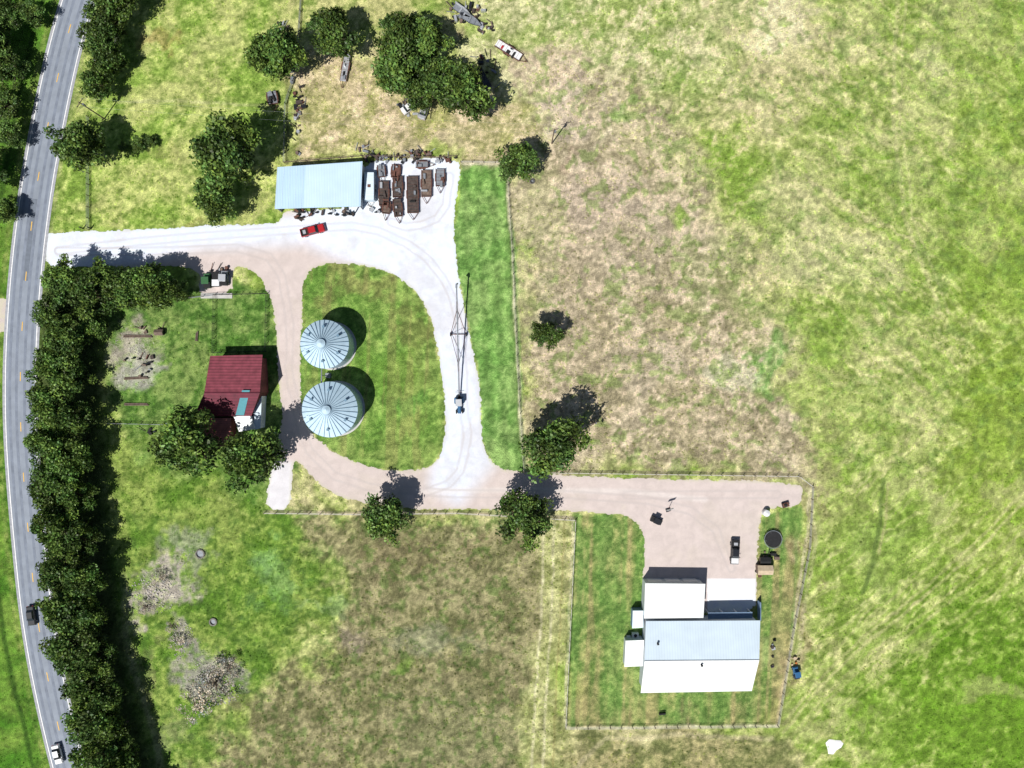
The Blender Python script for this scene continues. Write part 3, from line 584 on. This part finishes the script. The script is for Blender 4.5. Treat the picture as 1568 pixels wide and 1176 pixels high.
def scrap(name,x,y,wx_,wy_,n,seed,hmax=1.1,mats=None):
    r=random.Random(seed); b=MB()
    for i in range(n):
        px=r.uniform(-wx_,wx_)*S;py=r.uniform(-wy_,wy_)*S;k=r.random(); a=r.uniform(0,3.14); mi=r.randrange(7)
        if k<.4: b.box(px,py,r.uniform(.2,hmax/2),r.uniform(.3,1.5),r.uniform(.2,.8),r.uniform(.3,hmax),mi,a)
        elif k<.6: b.cyl((px,py,0),(px,py,r.uniform(.3,.9)),r.uniform(.2,.45),mi,12)
        elif k<.85: b.cyl((px,py,.2),(px+2*math.cos(a),py+2*math.sin(a),.5),.08,mi,6)
        else: b.cyl((px,py-.1,.4),(px,py+.1,.4),.4,2,12)
    X,Y,_=W(x,y,.3); b.build(name,mats or [m_rust,m_wood,m_tire,m_silver,m_grey,m_deck,m_black],(X,Y,0))
scrap('scrap_pile',600,243,44,5,44,3); scrap('scrap_pile',642,236,16,5,18,9); scrap('scrap_pile',680,244,18,5,14,41); scrap('farm_equipment_pile',500,326,46,4,36,4); scrap('farm_equipment_pile',458,330,8,7,10,5); scrap('scrap_pile',580,322,14,6,12,13)
scrap('scrap_pile',716,24,26,14,40,6,1.4); scrap('scrap_pile',742,42,14,10,22,16,1.2); scrap('scrap_pile',625,162,18,9,14,7,1.0); scrap('scrap_pile',745,110,14,24,22,8,1.4); scrap('scrap_pile',435,42,8,6,10,10); scrap('scrap_pile',462,150,7,18,14,11); scrap('scrap_pile',553,228,10,4,7,12); scrap('scrap_pile',448,120,6,30,12,51); scrap('scrap_pile',640,178,20,4,8,52,.8)
scrap('lumber_pile',232,505,20,4,8,14,.6,[m_wood]*7); scrap('garden_equipment',232,663,10,4,7,15,.8); scrap('yard_clutter',212,560,22,16,14,17,.7); scrap('yard_clutter',455,196,4,40,16,18,.5)
def boat(x,y,a,m):
    b=MB(); n=9; top=[];bot=[]
    for i in range(n):
        t=i/(n-1); w=.95*(1-(max(0,t-.45)/.55)**2); top.append((t*5.5-2.7,w)); bot.append((t*5.1-2.7,w*.6))
    vs=[(x_,w,1.3) for x_,w in top]+[(x_,-w,1.3) for x_,w in top]+[(x_,w,.5) for x_,w in bot]+[(x_,-w,.5) for x_,w in bot]+[(x_*.93,w*.82,.8) for x_,w in top]+[(x_*.93,-w*.82,.8) for x_,w in top]
    fs=[];mi=[]
    for i in range(n-1):
        fs+= [(i,i+1,2*n+i+1,2*n+i),(n+i+1,n+i,3*n+i,3*n+i+1),(i+1,i,4*n+i,4*n+i+1),(n+i,n+i+1,5*n+i+1,5*n+i),(4*n+i,5*n+i,5*n+i+1,4*n+i+1)]; mi+=[0,0,0,0,1]
    b.add(vs,fs,mi); b.box(-.5,0,.95,.4,1.3,.08,0); b.box(.8,0,.95,.4,1.1,.08,0); b.box(-2.8,0,1.3,.4,.45,.8,2)
    X,Y,_=W(x,y,.8); b.build('aluminium_boat',[m,m_grey,m_black],(X,Y,0),a)
boat(708,18,R(-35),m_silver); boat(722,32,R(-30),m_grey)
def logs(x,y,L,a):
    b=MB(); b.cyl((-L/2,0,.2),(L/2,0,.2),.16,0,8); b.cyl((-L/2,.35,.2),(L/2-.3,.32,.2),.14,0,8); X,Y,_=W(x,y,0); b.build('timber_beam',[m_wood],(X,Y,0),a)
logs(212,516,7,0); logs(210,580,6,.05); logs(210,620,6,0); logs(303,515,2.4,1.5)
def utv(x,y,a,m,m2,k=1.0):
    b=MB(); b.box(0,0,.6,2.9,1.3,.45,0); b.loft((.6,1.45,-.6,.6,.82),(.65,1.3,-.5,.5,1.0),0); b.box(-.9,0,.95,1.1,1.3,.25,1); b.box(-.1,0,1.9,1.4,1.4,.07,4)
    for xx in (-.7,.55):
        for s in (-1,1): b.cyl((xx,s*.6,.8),(xx,s*.6,1.9),.035,2,5)
    wheels(b,2.9,1.5,(-.95,.95),.33); X,Y,_=W(x,y,.8); o=b.build('utility_vehicle',[m,m_dark,m_tire,m_silver,m2],(X,Y,.02),a,bevel=.03); o.scale=(k,k,k)
utv(1219,1030,R(100),m_blue,m_blue); utv(1005,797,R(-25),m_black,m_black)
utv(344,426,R(88),m_grey,m_silver,1.25); utv(318,430,R(92),m_green,m_green,1.25)
b=MB(); b.loft((-1.7,1.7,-.8,.8,.3),(-1.85,1.85,-.9,.9,1.3),0,1); b.box(-.85,0,1.36,1.6,1.8,.07,0)
for s in (-1,1):
    b.box(0,s*.95,.9,3.3,.08,.12,2)
    for xx in (-1.3,1.3): b.cyl((xx,s*.7-.06,.17),(xx,s*.7+.06,.17),.17,1,8)
X,Y,_=W(331,428,1); b.build('dumpster',[m_trim,m_dark,m_silver],(X,Y,.02),R(90),bevel=.03)
scrap('yard_clutter',333,414,16,4,10,61,.8)
b=MB(); x0,y0,_=W(308,457,0); x1,y1,_=W(356,449,0); b.box((x0+x1)/2,(y0+y1)/2,.08,x1-x0,y1-y0,.16,0); b.build('concrete_pad',[m_conc])
b=MB(); b.cyl((0,0,.75),(0,0,.8),2.0,0,28); 
for k in range(28):
    a=2*math.pi*k/28; a2=2*math.pi*(k+1)/28; b.cyl((2.15*math.cos(a),2.15*math.sin(a),.8),(2.15*math.cos(a2),2.15*math.sin(a2),.8),.09,1,6)
for k in range(6):
    a=2*math.pi*k/6; p=(2.2*math.cos(a),2.2*math.sin(a)); b.cyl(p+(0,),p+(2.4,),.04,1,6)
X,Y,_=W(1184,826,.8); b.build('trampoline',[m_dark,m_grey],(X,Y,0))
def shed(name,x,y,sx,sy,h,m,a=0):
    b=MB(); b.box(0,0,h/2,sx,sy,h,0); b.add([(-sx/2-.15,-sy/2-.15,h),(sx/2+.15,-sy/2-.15,h),(sx/2+.15,0,h+.5),(-sx/2-.15,0,h+.5),(sx/2+.15,sy/2+.15,h),(-sx/2-.15,sy/2+.15,h)],[(0,1,2,3),(3,2,4,5),(1,4,2),(0,3,5)],1); b.box(sx/2+.02,0,h*.42,.05,.9,h*.8,2)
    X,Y,_=W(x,y,h); b.build(name,[m_wood,m,m_dark],(X,Y,0),a)
shed('garden_shed',1172,873,3.4,2.0,2.0,m_tan); shed('dog_house',1172,859,2.2,1.5,1.2,m_dark); shed('chicken_coop',243,509,1.8,1.2,1.0,m_wood)
scrap('yard_clutter',1168,872,10,8,8,21,.8); scrap('yard_clutter',1180,850,10,6,8,22,.8); scrap('yard_clutter',1184,1000,2,22,7,23,.4)
b=MB(); b.cyl((0,0,0),(0,0,1.5),.8,0,18); b.cyl((0,0,1.5),(0,0,1.75),.8,0,18,.2); X,Y,_=W(1174,786,1.4); b.build('water_tank',[m_trim],(X,Y,0))
b=MB(); b.box(0,0,.55,1.5,1.0,.7,0); b.cyl((-.5,.6,.35),(-.5,-.6,.35),.33,1,12); b.cyl((.6,.5,.25),(.6,-.5,.25),.24,1,12); b.box(-.2,0,1.05,.6,.6,.3,1); b.cyl((.3,0,.9),(.1,0,1.4),.04,1,5); X,Y,_=W(1203,773,.6); b.build('riding_mower',[m_rust,m_tire],(X,Y,0),.3)
scrap('tarp_covered_load',1218,1012,6,6,6,30,.9,[m_tan,m_orange,m_tan,m_black,m_tan,m_dark,m_tan])
b=MB(); b.box(0,0,.15,1.1,.8,.3,0); b.cyl((0,0,.3),(0,.5,3.1),.07,0,8); b.box(0,.75,3.3,1.8,.05,1.1,1); 
for k in range(12):
    a=2*math.pi*k/12;a2=2*math.pi*(k+1)/12; b.cyl((.23*math.cos(a),1.05+.23*math.sin(a),3.05),(.23*math.cos(a2),1.05+.23*math.sin(a2),3.05),.015,2,4)
X,Y,_=W(1023,781,.3); b.build('basketball_hoop',[m_black,m_trim,m_orange],(X,Y,.02),.3)
b=MB(); b.box(0,0,.35,1.6,.5,.06,0); b.box(0,.3,.65,1.6,.06,.4,0)
for s in (-1,1): b.box(s*.7,0,.17,.08,.5,.34,0)
X,Y,_=W(1014,1093,.3); b.build('garden_bench',[m_dark],(X,Y,0),.1)
m_ring=mat('ring_stone',(.2,.19,.17,1),.9,var=.3)
for x,y,r in ((307,848,1.0),(815,278,.5),(327,952,.8)):
    b=MB()
    for k in range(16):
        a=2*math.pi*k/16; b.box(r*math.cos(a),r*math.sin(a),.18,.34,.3,.36,0,a)
    b.cyl((0,0,.01),(0,0,.06),r*.9,1,14); X,Y,_=W(x,y,0); b.build('fire_ring',[m_ring,m_grey],(X,Y,0))
def rocks(name,x,y,rx,ry,n,seed,smax=.8,m=m_rock):
    r=random.Random(seed); b=MB()
    for i in range(n):
        a=r.uniform(0,6.28);q=r.random()**.6; px=math.cos(a)*rx*q*S;py=math.sin(a)*ry*q*S; s=r.uniform(.12,smax)*(1.2-q*.6); k=7
        vs=[(px+s*.5*math.cos(t*6.28/k)*r.uniform(.7,1.2),py+s*.5*math.sin(t*6.28/k)*r.uniform(.7,1.2),-.02) for t in range(k)]
        vs+=[(px+s*.42*math.cos(t*6.28/k+.3)*r.uniform(.6,1.1),py+s*.42*math.sin(t*6.28/k+.3)*r.uniform(.6,1.1),s*r.uniform(.25,.45)) for t in range(k)]+[(px,py,s*.5)]
        fs=[(t,(t+1)%k,(t+1)%k+k,t+k) for t in range(k)]+[(t+k,(t+1)%k+k,2*k) for t in range(k)]
        b.add(vs,fs,0)
    X,Y,_=W(x,y,0); b.build(name,[m],(X,Y,0))
rocks('rock_pile',238,905,40,34,300,1,.6); rocks('rock_pile',332,1040,42,42,380,2,.6); rocks('rock_pile',278,982,20,34,170,3,.6); rocks('rock_pile',205,535,34,44,170,4,.4); rocks('rock_pile',285,850,20,22,60,5,.35)
m_salt=mat('white_tarp',T(250,246,236),.8,var=.05,scale=1,bump=.3)
b=MB(); pts=[(-2.1,.9),(-1.2,1.8),(.3,1.6),(1.6,1.5),(2.3,.7),(1.7,-.3),(.6,-.9),(-.2,-1.9),(-1.4,-1.8),(-1.6,-.6)]
b.add([(x,y,.02) for x,y in pts]+[(x*.7,y*.7,.22+.1*math.sin(i*2.1)) for i,(x,y) in enumerate(pts)]+[(0,0,.3)],[(i,(i+1)%10,(i+1)%10+10,i+10) for i in range(10)]+[(i+10,(i+1)%10+10,20) for i in range(10)],0)
X,Y,_=W(1277,1143,0); b.build('white_tarp',[m_salt],(X,Y,0),smooth=True)
# ------------------------------------------------------------ fences
def fence(name,pts,step=2.6,h=1.35,rails=(1.3,.95,.6,.3),pr=.09,rr=.03,m=None,mp=None):
    b=MB(); P=[Vector(W(x,y,0)) for x,y in pts]
    for a,c in zip(P[:-1],P[1:]):
        L=(c-a).length;n=max(1,int(L/step))
        for i in range(n+1): p=a+(c-a)*i/n; b.cyl((p.x,p.y,0),(p.x,p.y,h),pr,0,5)
        for z in rails: b.cyl((a.x,a.y,z),(c.x,c.y,z),rr,1,4)
    b.build(name,[mp or m_wood,m or m_fwire])
fence('wire_fence',[(706,249),(776,250),(786,420),(793,580),(802,722)])
fence('wire_fence',[(802,723),(1222,729),(1243,745),(1238,840),(1214,960),(1190,1110),(866,1113),(881,797)])
fence('wire_fence',[(406,785),(560,787),(700,785),(881,796)])
fence('wire_fence',[(137,180),(137,352)],m=m_grey); fence('wire_fence',[(462,0),(455,110),(438,160),(436,250)],m=m_grey); fence('pipe_fence',[(436,250),(556,240),(660,243),(700,240)],2.5,1.4,(1.35,.9,.5),.08,.04,m_wood)
fence('pen_fence',[(330,452),(410,450),(408,538),(328,540),(330,452)],1.6,1.5,(1.45,.9,.3),.07,.035,m_dark,m_dark)
fence('wire_fence',[(165,648),(250,650),(290,640)],m=m_grey); fence('wire_fence',[(186,470),(330,452)],m=m_grey)
b=MB()
for x in (128,140): X,Y,_=W(x,350,0); b.cyl((X,Y,0),(X,Y,1.6),.15,0,8)
b.build('gate_posts',[m_dark])
# ------------------------------------------------------------ utility poles
def pole(x,y,h=9.5,a=.3,arm=True):
    b=MB(); b.cyl((0,0,0),(0,0,h),.17,0,8,.12)
    if arm:
        b.box(0,0,h-.5,2.4,.12,.14,0,a)
        for s in (-1.1,0,1.1): b.cyl((s*math.cos(a),s*math.sin(a),h-.43),(s*math.cos(a),s*math.sin(a),h-.2),.06,1,6)
    b.cyl((.3,0,h-2),(.3,0,h-1.1),.22,1,10)
    X,Y,_=W(x,y,0); b.build('utility_pole',[m_wood,m_grey],(X,Y,0)); return Vector((X,Y,h-.2))
p1=pole(845,220); p2=pole(905,645,8.5); p3=pole(160,182,10,1.0)
b=MB()
for o in (-1,1):
    pr=None
    for i in range(17):
        t=i/16; p=p3.lerp(p1,t)+Vector((0,o,-3.0*4*t*(1-t)*.5))
        if pr: b.cyl(pr,p,.01,0,3)
        pr=p
b.build('overhead_power_lines',[m_grey])
# ------------------------------------------------------------ light, camera
el=math.radians(56); hd=Vector((.575,.818,0)).normalized()
dirv=Vector((hd.x*math.cos(el),hd.y*math.cos(el),-math.sin(el)))
L=bpy.data.lights.new('sun','SUN'); L.energy=5.0; L.angle=math.radians(.5); L.color=(1,.965,.91); lo_=bpy.data.objects.new('sun',L); lo_.rotation_euler=dirv.to_track_quat('-Z','Y').to_euler(); lo_.location=(0,0,60); scene.collection.objects.link(lo_)
w=bpy.data.worlds.new('World'); scene.world=w; w.use_nodes=True; nn=w.node_tree.nodes; sk=nn.new('ShaderNodeTexSky'); sk.sky_type='NISHITA'; sk.sun_disc=False; sk.sun_elevation=el
sk.sun_rotation=math.atan2(-hd.x,-hd.y)
w.node_tree.links.new(sk.outputs[0],nn['Background'].inputs[0]); nn['Background'].inputs[1].default_value=.05
cam=bpy.data.cameras.new('camera'); cam.lens=24; cam.sensor_width=36; cam.clip_end=10000; cam.clip_start=1
co=bpy.data.objects.new('camera',cam); co.location=(0,0,HC); co.rotation_euler=(0,0,0); scene.collection.objects.link(co); scene.camera=co
scene.view_settings.view_transform='Standard'; scene.view_settings.look='None'; scene.view_settings.exposure=0
